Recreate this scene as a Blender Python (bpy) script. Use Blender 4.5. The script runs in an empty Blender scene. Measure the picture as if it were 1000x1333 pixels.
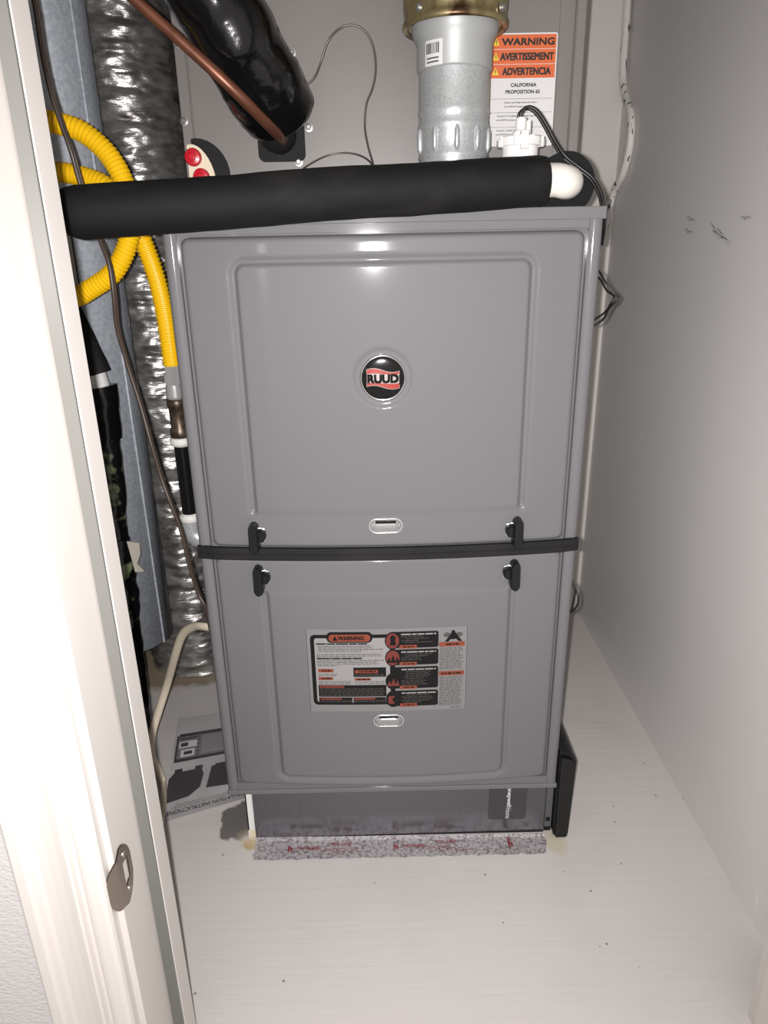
import bpy, math, random
from mathutils import Vector, Matrix, noise
R = random.Random(7)
PI = math.pi
scn = bpy.context.scene
COL = scn.collection

# ------------------------------------------------------------------ camera
CAM = Vector((-0.00925, -0.90378, 0.92535))
CR = Vector((0.9997709, -0.01150399, -0.01804982))
CU = Vector((0.02092715, 0.34832707, 0.93713943))
CF = Vector((0.0044936, 0.93730246, -0.34848802))
FPX = 908.694                                   # focal length in pixels of the 1000 x 1333 photograph
cd = bpy.data.cameras.new('camera')
cam = bpy.data.objects.new('camera', cd); COL.objects.link(cam)
cd.sensor_fit = 'HORIZONTAL'; cd.sensor_width = 36.0; cd.lens = 36.0*FPX/1000
cd.clip_start = 0.02
m = Matrix.Identity(4)
for i in range(3):
    m[i][0] = CR[i]; m[i][1] = CU[i]; m[i][2] = -CF[i]; m[i][3] = CAM[i]
cam.matrix_world = m
scn.camera = cam

# ------------------------------------------------------------------ world, lights, exposure
w = bpy.data.worlds.new('world'); scn.world = w; w.use_nodes = True
w.node_tree.nodes['Background'].inputs[0].default_value = (1.0, 0.95, 0.9, 1)
w.node_tree.nodes['Background'].inputs[1].default_value = 0.62
fl = bpy.data.lights.new('phone_flash', 'SPOT'); fl.energy = 54.0; fl.spot_size = math.radians(136); fl.spot_blend = 1.0; fl.shadow_soft_size = 0.005
fl.color = (1.0, 0.975, 0.96)
flo = bpy.data.objects.new('phone_flash', fl); COL.objects.link(flo)
flo.location = CAM - CR*0.015 + CU*0.004
flo.rotation_euler = cam.matrix_world.to_euler()
vs = scn.view_settings
vs.view_transform = 'Standard'; vs.look = 'None'; vs.gamma = 1.0; vs.use_curve_mapping = False
vs.exposure = 0.0

# ------------------------------------------------------------------ helpers
def at(x, y, X=None, Y=None, Z=None):
    d = CF + CR*((x-500)/FPX) - CU*((y-666.5)/FPX)
    if X is not None: t = (X-CAM.x)/d.x
    elif Y is not None: t = (Y-CAM.y)/d.y
    else: t = (Z-CAM.z)/d.z
    return CAM + d*t

def lin(c):
    c = c/255.0
    return c/12.92 if c <= 0.04045 else ((c+0.055)/1.055)**2.4
def rgb(r, g, b): return (lin(r), lin(g), lin(b), 1.0)

MATS = {}
def mat(name, col, rough=0.5, metal=0.0, bump=None, var=None, spec=0.5, coat=0.0):
    """bump = (scale, strength, detail, stretch xyz);  var = (scale, colour2, lo, hi, stretch xyz)"""
    m = bpy.data.materials.new(name); m.use_nodes = True
    nt = m.node_tree; b = nt.nodes['Principled BSDF']
    b.inputs['Base Color'].default_value = col
    b.inputs['Roughness'].default_value = rough
    b.inputs['Metallic'].default_value = metal
    b.inputs['Specular IOR Level'].default_value = spec
    b.inputs['Coat Weight'].default_value = coat; b.inputs['Coat Roughness'].default_value = 0.09
    tc = nt.nodes.new('ShaderNodeTexCoord')
    def nz(scale, detail, stretch):
        mp = nt.nodes.new('ShaderNodeMapping'); mp.inputs['Scale'].default_value = stretch
        nt.links.new(tc.outputs['Object'], mp.inputs['Vector'])
        n = nt.nodes.new('ShaderNodeTexNoise'); n.inputs['Scale'].default_value = scale
        n.inputs['Detail'].default_value = detail
        nt.links.new(mp.outputs[0], n.inputs['Vector'])
        return n
    if var:
        n = nz(var[0], 4, var[4] if len(var) > 4 else (1, 1, 1))
        rp = nt.nodes.new('ShaderNodeValToRGB')
        rp.color_ramp.elements[0].position = var[2]; rp.color_ramp.elements[0].color = col
        rp.color_ramp.elements[1].position = var[3]; rp.color_ramp.elements[1].color = var[1]
        nt.links.new(n.outputs['Fac'], rp.inputs[0]); nt.links.new(rp.outputs[0], b.inputs['Base Color'])
    if bump:
        n = nz(bump[0], bump[2], bump[3] if len(bump) > 3 else (1, 1, 1))
        bp = nt.nodes.new('ShaderNodeBump'); bp.inputs['Strength'].default_value = bump[1]
        bp.inputs['Distance'].default_value = 0.002
        nt.links.new(n.outputs['Fac'], bp.inputs['Height']); nt.links.new(bp.outputs[0], b.inputs['Normal'])
    MATS[name] = m
    return m

class MB:
    def __init__(s): s.v = []; s.f = []; s.m = []; s.s = []
    def add(s, vs, fs, mat=0, smooth=False):
        o = len(s.v); s.v.extend([tuple(p) for p in vs])
        for f in fs:
            s.f.append([i+o for i in f]); s.m.append(mat); s.s.append(smooth)
        return s
    def box(s, x0, x1, y0, y1, z0, z1, mat=0, c=0.0):
        if c <= 0:
            v = [(x, y, z) for z in (z0, z1) for y in (y0, y1) for x in (x0, x1)]
            f = [(0, 2, 3, 1), (4, 5, 7, 6), (0, 1, 5, 4), (2, 6, 7, 3), (0, 4, 6, 2), (1, 3, 7, 5)]
            return s.add(v, f, mat)
        # chamfered box
        X = (x0, x1); Y = (y0, y1); Z = (z0, z1); v = []; ix = {}
        for i in (0, 1):
            for j in (0, 1):
                for k in (0, 1):
                    sx = c if i == 0 else -c; sy = c if j == 0 else -c; sz = c if k == 0 else -c
                    ix[(i, j, k, 0)] = len(v); v.append((X[i], Y[j]+sy, Z[k]+sz))
                    ix[(i, j, k, 1)] = len(v); v.append((X[i]+sx, Y[j], Z[k]+sz))
                    ix[(i, j, k, 2)] = len(v); v.append((X[i]+sx, Y[j]+sy, Z[k]))
        g = ix; f = []
        for i in (0, 1):
            q = [g[(i, 0, 0, 0)], g[(i, 1, 0, 0)], g[(i, 1, 1, 0)], g[(i, 0, 1, 0)]]; f.append(q if i else q[::-1])
            q = [g[(0, i, 0, 1)], g[(1, i, 0, 1)], g[(1, i, 1, 1)], g[(0, i, 1, 1)]]; f.append(q[::-1] if i else q)
            q = [g[(0, 0, i, 2)], g[(1, 0, i, 2)], g[(1, 1, i, 2)], g[(0, 1, i, 2)]]; f.append(q if i else q[::-1])
        for a in (0, 1):
            for b in (0, 1):
                f.append([g[(a, b, 0, 0)], g[(a, b, 0, 1)], g[(a, b, 1, 1)], g[(a, b, 1, 0)]])
                f.append([g[(a, 0, b, 0)], g[(a, 0, b, 2)], g[(a, 1, b, 2)], g[(a, 1, b, 0)]])
                f.append([g[(0, a, b, 1)], g[(0, a, b, 2)], g[(1, a, b, 2)], g[(1, a, b, 1)]])
                for k in (0, 1): f.append([g[(a, b, k, 0)], g[(a, b, k, 1)], g[(a, b, k, 2)]])
        return s.add(v, f, mat)
    def grid(s, nu, nv, fn, mat=0, smooth=True, keep=None, wrap=False):
        v = [fn(i/(nu-1 if not wrap else nu), j/(nv-1)) for j in range(nv) for i in range(nu)]
        f = []
        for j in range(nv-1):
            for i in range(nu if wrap else nu-1):
                k = (i+1) % nu
                if keep and not keep((i+.5)/(nu-1), (j+.5)/(nv-1)): continue
                f.append((j*nu+i, j*nu+k, (j+1)*nu+k, (j+1)*nu+i))
        return s.add(v, f, mat, smooth)
    def tube(s, path, rad, seg=12, mat=0, caps=True, smooth=True, flat=None, up=None, jit=None):
        """sweep; rad number or list; flat = second radius factor; up = reference direction of the first radius"""
        P = [Vector(p) for p in path]; n = len(P); rings = []
        T = [(P[min(i+1, n-1)]-P[max(i-1, 0)]).normalized() for i in range(n)]
        ref = Vector(up) if up else (Vector((0, 0, 1)) if abs(T[0].z) < 0.9 else Vector((1, 0, 0)))
        a = (ref - T[0]*ref.dot(T[0])).normalized()
        v = []
        for i in range(n):
            if up: a = (Vector(up) - T[i]*Vector(up).dot(T[i]))
            else: a = a - T[i]*a.dot(T[i])
            a.normalize(); b = T[i].cross(a)
            r = rad[i] if isinstance(rad, (list, tuple)) else rad
            for k in range(seg):
                t = 2*PI*k/seg
                q = P[i] + a*(math.cos(t)*r) + b*(math.sin(t)*r*(flat or 1))
                if jit: q = q + (q-P[i]).normalized()*jit(q, i, t)
                v.append(q)
        f = []
        for i in range(n-1):
            for k in range(seg):
                l = (k+1) % seg
                f.append((i*seg+k, i*seg+l, (i+1)*seg+l, (i+1)*seg+k))
        s.add(v, f, mat, smooth)
        if caps:
            s.add(v[:seg], [list(range(seg))[::-1]], mat); s.add(v[-seg:], [list(range(seg))], mat)
        return s
    def lathe(s, prof, c=(0, 0, 0), axis=(0, 0, 1), seg=24, mat=0, smooth=False, caps=True):
        """prof = [(r, h)...] along axis"""
        ax = Vector(axis).normalized()
        a = ax.orthogonal().normalized(); b = ax.cross(a); c = Vector(c)
        v = [c + ax*h + (a*math.cos(2*PI*k/seg)+b*math.sin(2*PI*k/seg))*r for r, h in prof for k in range(seg)]
        f = [(i*seg+k, i*seg+(k+1) % seg, (i+1)*seg+(k+1) % seg, (i+1)*seg+k) for i in range(len(prof)-1) for k in range(seg)]
        s.add(v, f, mat, smooth)
        if caps:
            s.add(v[:seg], [list(range(seg))[::-1]], mat); s.add(v[-seg:], [list(range(seg))], mat)
        return s
    def extrude(s, poly, fn, h0, h1, mat=0):
        """2-D polygon (u, v) lifted by fn(u, v, h) from h0 to h1"""
        n = len(poly)
        v = [fn(a, b, h0) for a, b in poly]+[fn(a, b, h1) for a, b in poly]
        f = [list(range(n))[::-1], list(range(n, 2*n))]+[(i, (i+1) % n, n+(i+1) % n, n+i) for i in range(n)]
        return s.add(v, f, mat)
    def flat(s, poly, fn, h, mat=0): return s.add([fn(a, b, h) for a, b in poly], [list(range(len(poly)))], mat)
    def rr(s, u0, u1, v0, v1, rad, fn, h, mat=0, n=6, cols=None):
        """rounded rectangle built of columns so that it can follow a bowed face"""
        us = set()
        for i in range(n+1):
            a = rad*(1-math.cos(PI/2*i/n)); us.add(round(u0+a, 7)); us.add(round(u1-a, 7))
        k = cols or 8
        for i in range(1, k): us.add(round(u0+rad+(u1-u0-2*rad)*i/k, 7))
        us = sorted(us); v = []
        for u in us:
            e = min(u-u0, u1-u); dz = 0
            if rad > 0 and e < rad: dz = rad-math.sqrt(max(0, rad*rad-(rad-e)**2))
            sg = 1 if v1 > v0 else -1
            v.append(fn(u, v0+sg*dz, h)); v.append(fn(u, v1-sg*dz, h))
        s.add(v, [(2*i, 2*i+2, 2*i+3, 2*i+1) for i in range(len(us)-1)], mat)
        return s
    def text(s, body, size, fn, u, v, h, mat=0, bold=0.0, align='CENTER', sx=1.0, rot=0.0, width=None):
        cu = bpy.data.curves.new('t', 'FONT'); cu.body = body; cu.size = 1.0; cu.align_x = 'CENTER'; cu.align_y = 'CENTER'
        cu.resolution_u = 3; cu.fill_mode = 'FRONT'
        o = bpy.data.objects.new('t', cu); COL.objects.link(o)
        dg = bpy.context.evaluated_depsgraph_get(); me = o.evaluated_get(dg).to_mesh()
        vv = [(p.co.x, p.co.y) for p in me.vertices]; ff = [list(p.vertices) for p in me.polygons]
        o.evaluated_get(dg).to_mesh_clear(); bpy.data.objects.remove(o); bpy.data.curves.remove(cu)
        if not vv: return s
        x0 = min(p[0] for p in vv); x1 = max(p[0] for p in vv); y0 = min(p[1] for p in vv); y1 = max(p[1] for p in vv)
        k = size/(y1-y0); kx = (width/(x1-x0)) if width else k*sx
        c_, s_ = math.cos(rot), math.sin(rot); out = []
        for a, b in vv:
            a = (a-(x0+x1)/2)*kx; b = (b-(y0+y1)/2)*k
            if align == 'LEFT': a += (x1-x0)/2*kx
            a, b = a*c_-b*s_, a*s_+b*c_
            out.append((a, b))
        if bold <= 0: offs = [(0, 0)]
        else:
            q = bold*size; offs = [(-q, -q), (q, -q), (q, q), (-q, q), (0, 0)]
        for i, (dx, dy) in enumerate(offs): s.add([fn(u+a+dx, v+b+dy, h+1e-5*i) for a, b in out], ff, mat)
        return s

def obj(name, mb, mats, parent=None, sharp=None):
    me = bpy.data.meshes.new(name); me.from_pydata(mb.v, [], mb.f)
    if not isinstance(mats, (list, tuple)): mats = [mats]
    for x in mats: me.materials.append(x)
    me.polygons.foreach_set('material_index', mb.m); me.polygons.foreach_set('use_smooth', mb.s)
    me.update(); me.validate()
    o = bpy.data.objects.new(name, me); COL.objects.link(o)
    if parent: o.parent = parent; o.matrix_parent_inverse = parent.matrix_world.inverted()
    return o
def tag(o, label, cat, group=None):
    o['label'] = label; o['category'] = cat
    if group: o['group'] = group
    return o
def thing(name, label, cat, loc=(0, 0, 0), group=None):
    o = bpy.data.objects.new(name, None); COL.objects.link(o); o.location = loc
    o.empty_display_size = 0.05
    o.matrix_world = Matrix.Translation(loc)
    return tag(o, label, cat, group)
def struct(name, mb, mats, parent=None):
    o = obj(name, mb, mats, parent)
    if not parent: o['kind'] = 'structure'
    return o
def fixn(o):
    import bmesh
    b = bmesh.new(); b.from_mesh(o.data); bmesh.ops.recalc_face_normals(b, faces=b.faces); b.to_mesh(o.data); b.free(); return o

def cr(pts, step=0.006):
    """Catmull-Rom through pts, resampled to about one point per step"""
    P = [Vector(p) for p in pts]; P = [P[0]*2-P[1]]+P+[P[-1]*2-P[-2]]; out = []
    for i in range(1, len(P)-2):
        p0, p1, p2, p3 = P[i-1:i+3]
        for j in range(24):
            t = j/24
            out.append(0.5*((2*p1)+(p2-p0)*t+(2*p0-5*p1+4*p2-p3)*t*t+(3*p1-p0-3*p2+p3)*t**3))
    out.append(P[-2]); res = [out[0]]; acc = 0
    for a, b in zip(out, out[1:]):
        L = (b-a).length; pos = 0
        while L > 1e-9 and acc+(L-pos) >= step:
            pos += step-acc; acc = 0; res.append(a+(b-a)*(pos/L))
        acc += L-pos
    if (res[-1]-out[-1]).length > step*0.3: res.append(out[-1])
    return res
def pxpath(pts, Y): return [at(p[0], p[1], Y=(p[2] if len(p) > 2 else Y)) for p in pts]
def nz3(p, s): return noise.noise(Vector(p)*s)

# ------------------------------------------------------------------ materials
M_door = mat('grey_furnace_paint', rgb(109, 108, 111), 0.5, 0.0, bump=(260, 0.01, 2), spec=0.08, coat=0.3)
M_coil = mat('grey_coil_paint', rgb(120, 115, 113), 0.42, 0.0, bump=(400, 0.03, 2), var=(7, rgb(126, 121, 119), .35, .75))
M_trim = mat('white_gloss_trim', rgb(204, 198, 194), 0.42, 0.0, bump=(60, 0.05, 3, (1, 1, .1)))
M_hall = mat('white_textured_wall_paint', rgb(196, 193, 193), 0.55, 0.0, bump=(190, 0.7, 3, (1, 1, 1.9)))
M_back = mat('cream_wall_paint', rgb(224, 219, 213), 0.6, bump=(120, 0.05, 3))
M_blackrub = mat('black_foam', rgb(26, 25, 26), 0.72, spec=.3, var=(9, rgb(44, 42, 42), .5, .85), bump=(500, 0.12, 2))
M_foam = mat('black_pipe_foam', rgb(14, 14, 15), 0.75, spec=.25, var=(16, rgb(48, 45, 44), .55, .95, (.35, 1, 1)), bump=(420, 0.15, 3))
M_blackpl = mat('black_plastic', rgb(17, 17, 18), 0.38, spec=.4)
M_tape = mat('black_vinyl_tape', rgb(13, 13, 14), 0.16, bump=(42, 0.55, 4))
M_galv = mat('galvanised_sheet', rgb(198, 203, 211), 0.48, 0.22, var=(160, rgb(174, 181, 191), .4, .65), bump=(300, 0.03, 2))
M_galvv = mat('galvanised_vent', rgb(186, 188, 189), 0.36, 0.4, var=(420, rgb(168, 171, 173), .4, .62), bump=(300, 0.08, 3))
M_foil = mat('silver_foil_jacket', rgb(190, 188, 186), 0.3, 0.72, var=(20, rgb(128, 125, 123), .4, .65, (1, 1, 3.0)), bump=(70, 0.9, 6, (.7, .7, 2.2)))
M_tapef = mat('foil_tape', rgb(222, 217, 219), 0.36, 0.65, var=(190, rgb(160, 145, 151), .45, .65), bump=(420, 1.0, 5))
M_base = mat('dark_base_sheet', rgb(112, 112, 116), 0.2, 0.9, bump=(150, 0.3, 3, (1, 1, .05)))
M_copper = mat('copper', rgb(124, 80, 62), 0.4, 0.55, var=(30, rgb(92, 56, 42), .45, .75))
M_yellow = mat('yellow_jacket', rgb(236, 188, 16), 0.38)
M_white = mat('white_plastic', rgb(228, 226, 224), 0.35)
M_pvc = mat('white_pvc', rgb(222, 218, 210), 0.3)
M_black = mat('black_print', rgb(13, 12, 13), 0.45, spec=.3)
M_ink = mat('black_ink', rgb(28, 25, 24), 0.5)
M_greyink = mat('grey_ink', rgb(76, 73, 72), 0.5)
M_orange = mat('orange_print', rgb(212, 100, 52), 0.45)
M_dorange = mat('dull_orange_print', rgb(128, 60, 40), 0.45)
M_dred = mat('dull_red_print', rgb(108, 44, 38), 0.45)
M_yelp = mat('yellow_print', rgb(232, 198, 54), 0.45)
M_paper = mat('white_sticker', rgb(214, 212, 212), 0.42)
M_lpaper = mat('silver_label_film', rgb(122, 120, 121), 0.42)
M_red = mat('red_plastic', rgb(196, 30, 46), 0.3)
M_cream = mat('cream_plastic', rgb(224, 212, 188), 0.5)
M_chrome = mat('bright_metal', rgb(206, 206, 206), 0.12, 1.0)
M_steel = mat('zinc_screw', rgb(176, 174, 172), 0.3, 0.8)
M_nickel = mat('satin_nickel', rgb(150, 136, 126), 0.3, 0.85)
M_wire = mat('black_wire', rgb(20, 19, 19), 0.4)
M_brown = mat('brown_cable_jacket', rgb(66, 54, 48), 0.42)
M_thin = mat('grey_sensor_wire', rgb(92, 84, 80), 0.3, 0.5)
M_romex = mat('cream_cable_jacket', rgb(208, 196, 176), 0.45)
M_pcable = mat('painted_cable', rgb(232, 228, 224), 0.5, var=(70, rgb(60, 54, 52), .6, .64, (2, 2, .6)))
M_brass = mat('stained_brass_collar', rgb(156, 142, 104), 0.34, 0.7, var=(26, rgb(74, 52, 34), .5, .62, (1, 1, .55)))
M_iron = mat('black_iron', rgb(24, 24, 26), 0.22, 0.3)
M_bronze = mat('weathered_nipple', rgb(98, 84, 72), 0.4, 0.6, var=(80, rgb(50, 42, 38), .4, .7))
M_dope = mat('white_pipe_dope', rgb(214, 212, 208), 0.5, bump=(200, 0.6, 3))
M_bag = mat('printed_black_wrap', rgb(17, 17, 18), 0.25, var=(34, rgb(120, 130, 96), .55, .66), bump=(60, 0.6, 4))
M_flap = mat('beige_tape', rgb(176, 168, 158), 0.5)
M_booklet = mat('booklet_paper', rgb(196, 192, 193), 0.35, var=(9, rgb(168, 164, 166), .4, .7))
M_photo = mat('dark_booklet_photo', rgb(70, 68, 71), 0.32)
M_photo2 = mat('grey_booklet_print', rgb(128, 125, 128), 0.35)
M_charc = mat('charcoal_sticker', rgb(56, 56, 60), 0.35)
M_maroon = mat('dark_red_print', rgb(128, 26, 40), 0.45)
M_dgap = mat('grey_plastic_frame', rgb(84, 84, 88), 0.45)
M_strip = mat('grey_weatherstrip', rgb(104, 103, 100), 0.3)
M_cup = mat('silver_handle_cup', rgb(196, 196, 196), 0.25, 0.55)
M_sleeve = mat('grey_vent_sleeve', rgb(164, 166, 166), 0.45, 0.2)
M_silver = mat('silver_print', rgb(196, 180, 176), 0.3, 0.4)

# floor paint with bare spots of their own shape
def floor_mat():
    m = mat('painted_plywood', rgb(206, 201, 198), 0.5, bump=(30, 0.26, 6, (.16, 3.0, 1)))
    nt = m.node_tree; b = nt.nodes['Principled BSDF']; L = nt.links
    tc = [n for n in nt.nodes if n.type == 'TEX_COORD'][0]
    def n_(t): return nt.nodes.new(t)
    nzt = n_('ShaderNodeTexNoise'); nzt.inputs['Scale'].default_value = 34; nzt.inputs['Detail'].default_value = 4
    L.new(tc.outputs['Object'], nzt.inputs['Vector'])
    cur = None
    base = n_('ShaderNodeRGB'); base.outputs[0].default_value = rgb(206, 201, 198); cur = base.outputs[0]
    v2 = n_('ShaderNodeTexNoise'); v2.inputs['Scale'].default_value = 5; v2.inputs['Detail'].default_value = 5
    L.new(tc.outputs['Object'], v2.inputs['Vector'])
    def mixto(fac, col):
        nonlocal cur
        x = n_('ShaderNodeMix'); x.data_type = 'RGBA'; x.inputs[7].default_value = col
        L.new(fac, x.inputs[0]); L.new(cur, x.inputs[6]); cur = x.outputs[2]
    def ramp(src, lo, hi, a=0.0, c=1.0):
        r = n_('ShaderNodeMapRange'); r.inputs[1].default_value = lo; r.inputs[2].default_value = hi
        r.inputs[3].default_value = a; r.inputs[4].default_value = c; L.new(src, r.inputs[0]); return r.outputs[0]
    mixto(ramp(v2.outputs['Fac'], .5, .8, 0, .5), rgb(190, 185, 182))
    def spot(cx, cy, sx, sy, col, amt=0.02, soft=0.0015, str_=1.0):
        mp = n_('ShaderNodeMapping'); mp.inputs['Location'].default_value = (-cx/sx, -cy/sy, 0); mp.inputs['Scale'].default_value = (1/sx, 1/sy, 0)
        L.new(tc.outputs['Object'], mp.inputs['Vector'])
        ln = n_('ShaderNodeVectorMath'); ln.operation = 'LENGTH'; L.new(mp.outputs[0], ln.inputs[0])
        ad = n_('ShaderNodeMath'); ad.operation = 'MULTIPLY_ADD'; L.new(nzt.outputs['Fac'], ad.inputs[0]); ad.inputs[1].default_value = amt; L.new(ln.outputs['Value'], ad.inputs[2])
        mixto(ramp(ad.outputs[0], 1+amt*.5-soft, 1+amt*.5+soft, str_, 0.0), col)
    spot(-0.56, 0.66, 0.36, 0.205, rgb(150, 136, 116), .25, .05)
    spot(-0.268, 0.052, 0.034, 0.044, rgb(112, 108, 106), 1.2, .06)
    spot(-0.240, 0.002, 0.0105, 0.010, rgb(176, 138, 74), 1.0, .25)
    spot(-0.235, 0.014, 0.026, 0.02, rgb(206, 196, 170), 1.0, .4, .6)
    spot(0.268, -0.008, 0.018, 0.024, rgb(190, 182, 150), 1.4, .4, .6)
    # small dark specks
    vo = n_('ShaderNodeTexVoronoi'); vo.inputs['Scale'].default_value = 30; L.new(tc.outputs['Object'], vo.inputs['Vector'])
    sp = n_('ShaderNodeTexNoise'); sp.inputs['Scale'].default_value = 9; L.new(tc.outputs['Object'], sp.inputs['Vector'])
    a = ramp(vo.outputs['Distance'], .04, .075, 1, 0); c = ramp(sp.outputs['Fac'], .48, .52, 0, .8)
    mu = n_('ShaderNodeMath'); mu.operation = 'MULTIPLY'; L.new(a, mu.inputs[0]); L.new(c, mu.inputs[1])
    mixto(mu.outputs[0], rgb(104, 98, 96))
    L.new(cur, b.inputs['Base Color'])
    return m
M_floor = floor_mat()

def wall_mat():
    m = mat('grey_white_drywall_paint', rgb(198, 195, 194), 0.46, bump=(70, 0.05, 4))
    nt = m.node_tree; b = nt.nodes['Principled BSDF']; L = nt.links
    tc = [n for n in nt.nodes if n.type == 'TEX_COORD'][0]
    def n_(t): return nt.nodes.new(t)
    base = n_('ShaderNodeRGB'); base.outputs[0].default_value = rgb(220, 217, 216); cur = base.outputs[0]
    v2 = n_('ShaderNodeTexNoise'); v2.inputs['Scale'].default_value = 3; v2.inputs['Detail'].default_value = 3
    L.new(tc.outputs['Object'], v2.inputs['Vector'])
    def mixto(fac, col):
        nonlocal cur
        x = n_('ShaderNodeMix'); x.data_type = 'RGBA'; x.inputs[7].default_value = col
        L.new(fac, x.inputs[0]); L.new(cur, x.inputs[6]); cur = x.outputs[2]
    def ramp(src, lo, hi, a=0.0, c=1.0):
        r = n_('ShaderNodeMapRange'); r.inputs[1].default_value = lo; r.inputs[2].default_value = hi
        r.inputs[3].default_value = a; r.inputs[4].default_value = c; L.new(src, r.inputs[0]); return r.outputs[0]
    mixto(ramp(v2.outputs['Fac'], .45, .8, 0, .35), rgb(208, 205, 204))
    def scuff(cy, cz, sy, sz, col, rot, scale, lo, hi):
        mp = n_('ShaderNodeMapping'); mp.vector_type = 'TEXTURE'
        mp.inputs['Location'].default_value = (0.52, cy, cz); mp.inputs['Rotation'].default_value = (rot, 0, 0)
        mp.inputs['Scale'].default_value = (1, sy, sz)
        L.new(tc.outputs['Object'], mp.inputs['Vector'])
        mf = n_('ShaderNodeVectorMath'); mf.operation = 'MULTIPLY'; mf.inputs[1].default_value = (0, 1, 1); L.new(mp.outputs[0], mf.inputs[0])
        ln = n_('ShaderNodeVectorMath'); ln.operation = 'LENGTH'; L.new(mf.outputs[0], ln.inputs[0])
        q = n_('ShaderNodeTexNoise'); q.inputs['Scale'].default_value = scale; q.inputs['Detail'].default_value = 3; L.new(mf.outputs[0], q.inputs['Vector'])
        a = ramp(ln.outputs['Value'], .4, 1, 1, 0); c = ramp(q.outputs['Fac'], lo, hi, 0, 1)
        mu = n_('ShaderNodeMath'); mu.operation = 'MULTIPLY'; L.new(a, mu.inputs[0]); L.new(c, mu.inputs[1]); mixto(mu.outputs[0], col)
    for (px, py, sy, sz, rot) in ((932, 301, .03, .006, .5), (942, 308, .034, .006, .42), (897, 301, .022, .0045, .2), (900, 285, .024, .0045, .2), (972, 283, .022, .004, 0)):
        p = at(px, py, X=.5204); scuff(p.y, p.z, sy, sz, rgb(104, 100, 100), rot, 2.2, .44, .6)
    for (px, py, sy, sz, rot) in ((874, 267, .004, .02, .3), (860, 210, .003, .02, 0), (805, 822, .004, .02, 0), (786, 812, .006, .012, .4), (985, 1170, .004, .03, -.2), (833, 570, .004, .03, 0)):
        p = at(px, py, X=.5204); scuff(p.y, p.z, sy, sz, rgb(240, 239, 239), rot, 1.5, .45, .6)
    L.new(cur, b.inputs['Base Color'])
    return m
M_wall = wall_mat()

# ------------------------------------------------------------------ the setting
XR, YB, XL, ZT, ZB = 0.5204, 0.7777, -0.72, 2.05, -0.45
KD = 1.35
YF, YW = CAM.y+.36*KD, CAM.y+.452*KD                         # hall face and closet face of the front wall
XJL, XJR = CAM.x-.18475*KD, CAM.x+.3385*KD                        # jamb faces
struct('floor', MB().box(XL, XR, YW-0.02, YB, -0.03, 0), M_floor)
struct('wall_back', MB().box(XL, XR, YB, YB+0.05, -0.03, ZT), M_back)
struct('wall_right', MB().box(XR, XR+0.05, YW, YB+0.05, -0.03, ZT), M_wall)
struct('wall_left', MB().box(XL-0.05, XL, YW, YB+0.05, -0.03, ZT), M_back)
struct('ceiling', MB().box(XL, XR, YW, YB, ZT, ZT+0.05), M_back)
JT = 0.018
struct('wall_front', MB().box(-1.1, XJL-JT, YF, YW, ZB, ZT).box(XJR+JT, 1.1, YF, YW, ZB, ZT).box(XJL-JT, XJR+JT, YF, YW, 1.62+JT, ZT)
       .box(XJL-JT, XJR+JT, YF, YW-.022, ZB, -0.03), M_hall)
dr = bpy.data.objects.new('door_1', None); COL.objects.link(dr); dr['kind'] = 'structure'
for s, xj in ((1, XJL), (-1, XJR)):
    a, b = sorted((xj-s*JT, xj)); fixn(obj('jamb', MB().box(a, b, YF, YW, ZB, 1.62, c=.0015), M_trim, dr))
    a, b = sorted((xj-s*.001, xj+s*.0092*KD)); fixn(obj('door_stop', MB().box(a, b, YF+.047*KD, YF+.070*KD, ZB, 1.62, c=.0012), M_trim, dr))
    a, b = sorted((xj+s*.0012, xj+s*.0088*KD)); fixn(obj('weatherstrip', MB().box(a, b, YF+.0447*KD, YF+.0472*KD, ZB, 1.62, c=.0004), M_strip, dr))
    prof = [(0, 0), (0, .012), (.02, .0145), (.06, .016), (.17, .016), (.22, .0145), (.25, .0105), (.30, .0098), (.42, .0103), (.55, .0118), (.66, .0140), (.69, .0135), (.705, .0092), (.74, .009),
            (.78, .0102), (.82, .0106), (.93, .0104), (.98, .0092), (1, .007), (1, 0)]
    wd = .0565*KD; x_in = xj-s*.004*KD
    mb = MB(); v = []
    for z in (ZB, 1.68):
        for t, d in prof: v.append((x_in-s*wd*(1-t), YF-d*KD, z))
    n = len(prof)
    mb.add(v, [(i, i+1, n+i+1, n+i) for i in range(n-1)]+[list(range(n)), list(range(n, 2*n))], 0)
    fixn(obj('casing', mb, M_trim, dr))
fixn(obj('head_jamb', MB().box(XJL, XJR, YF, YW, 1.62, 1.62+JT), M_trim, dr))
# strike plate with curved lip
zc = (at(157, 1131, Y=YF+.02)).z
def stk(u, v, h):
    u = .002+u*.86; v = v*.98; return stk_(u, v, h)
def stk_(u, v, h): # u from lip tip towards closet, v up, h proud of the jamb face
    if u < .004:  # lip curls around the corner of the jamb, away from the opening
        t = min(1.0, (.004-u)/.016); ang = t*1.15
        return (XJL+h-.0125*(1-math.cos(ang)), YF+.004-.0145*math.sin(ang)-h*math.sin(ang)*.5, zc+v)
    return (XJL+h, YF+u, zc+v)
def hw(u): # half height of the plate at u
    if u < .000: return .006+.022*math.sqrt(max(0, 1-((0-u)/.0165)**2))
    if u < .010: return .028+.006*(u/.010)
    e = (u-.010)/.0245
    return .034*math.sqrt(max(.05, 1-e*e*.92))
us = [-.016+.05*i/41 for i in range(42)]
mb = MB()
vv = []; ny = 24
for h in (.0004, .0018):
    for u in us:
        k = hw(u)
        for j in range(ny+1): vv.append(stk(u, -k+2*k*j/ny, h))
N = len(us)*(ny+1); ff = []; ho = []
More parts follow.
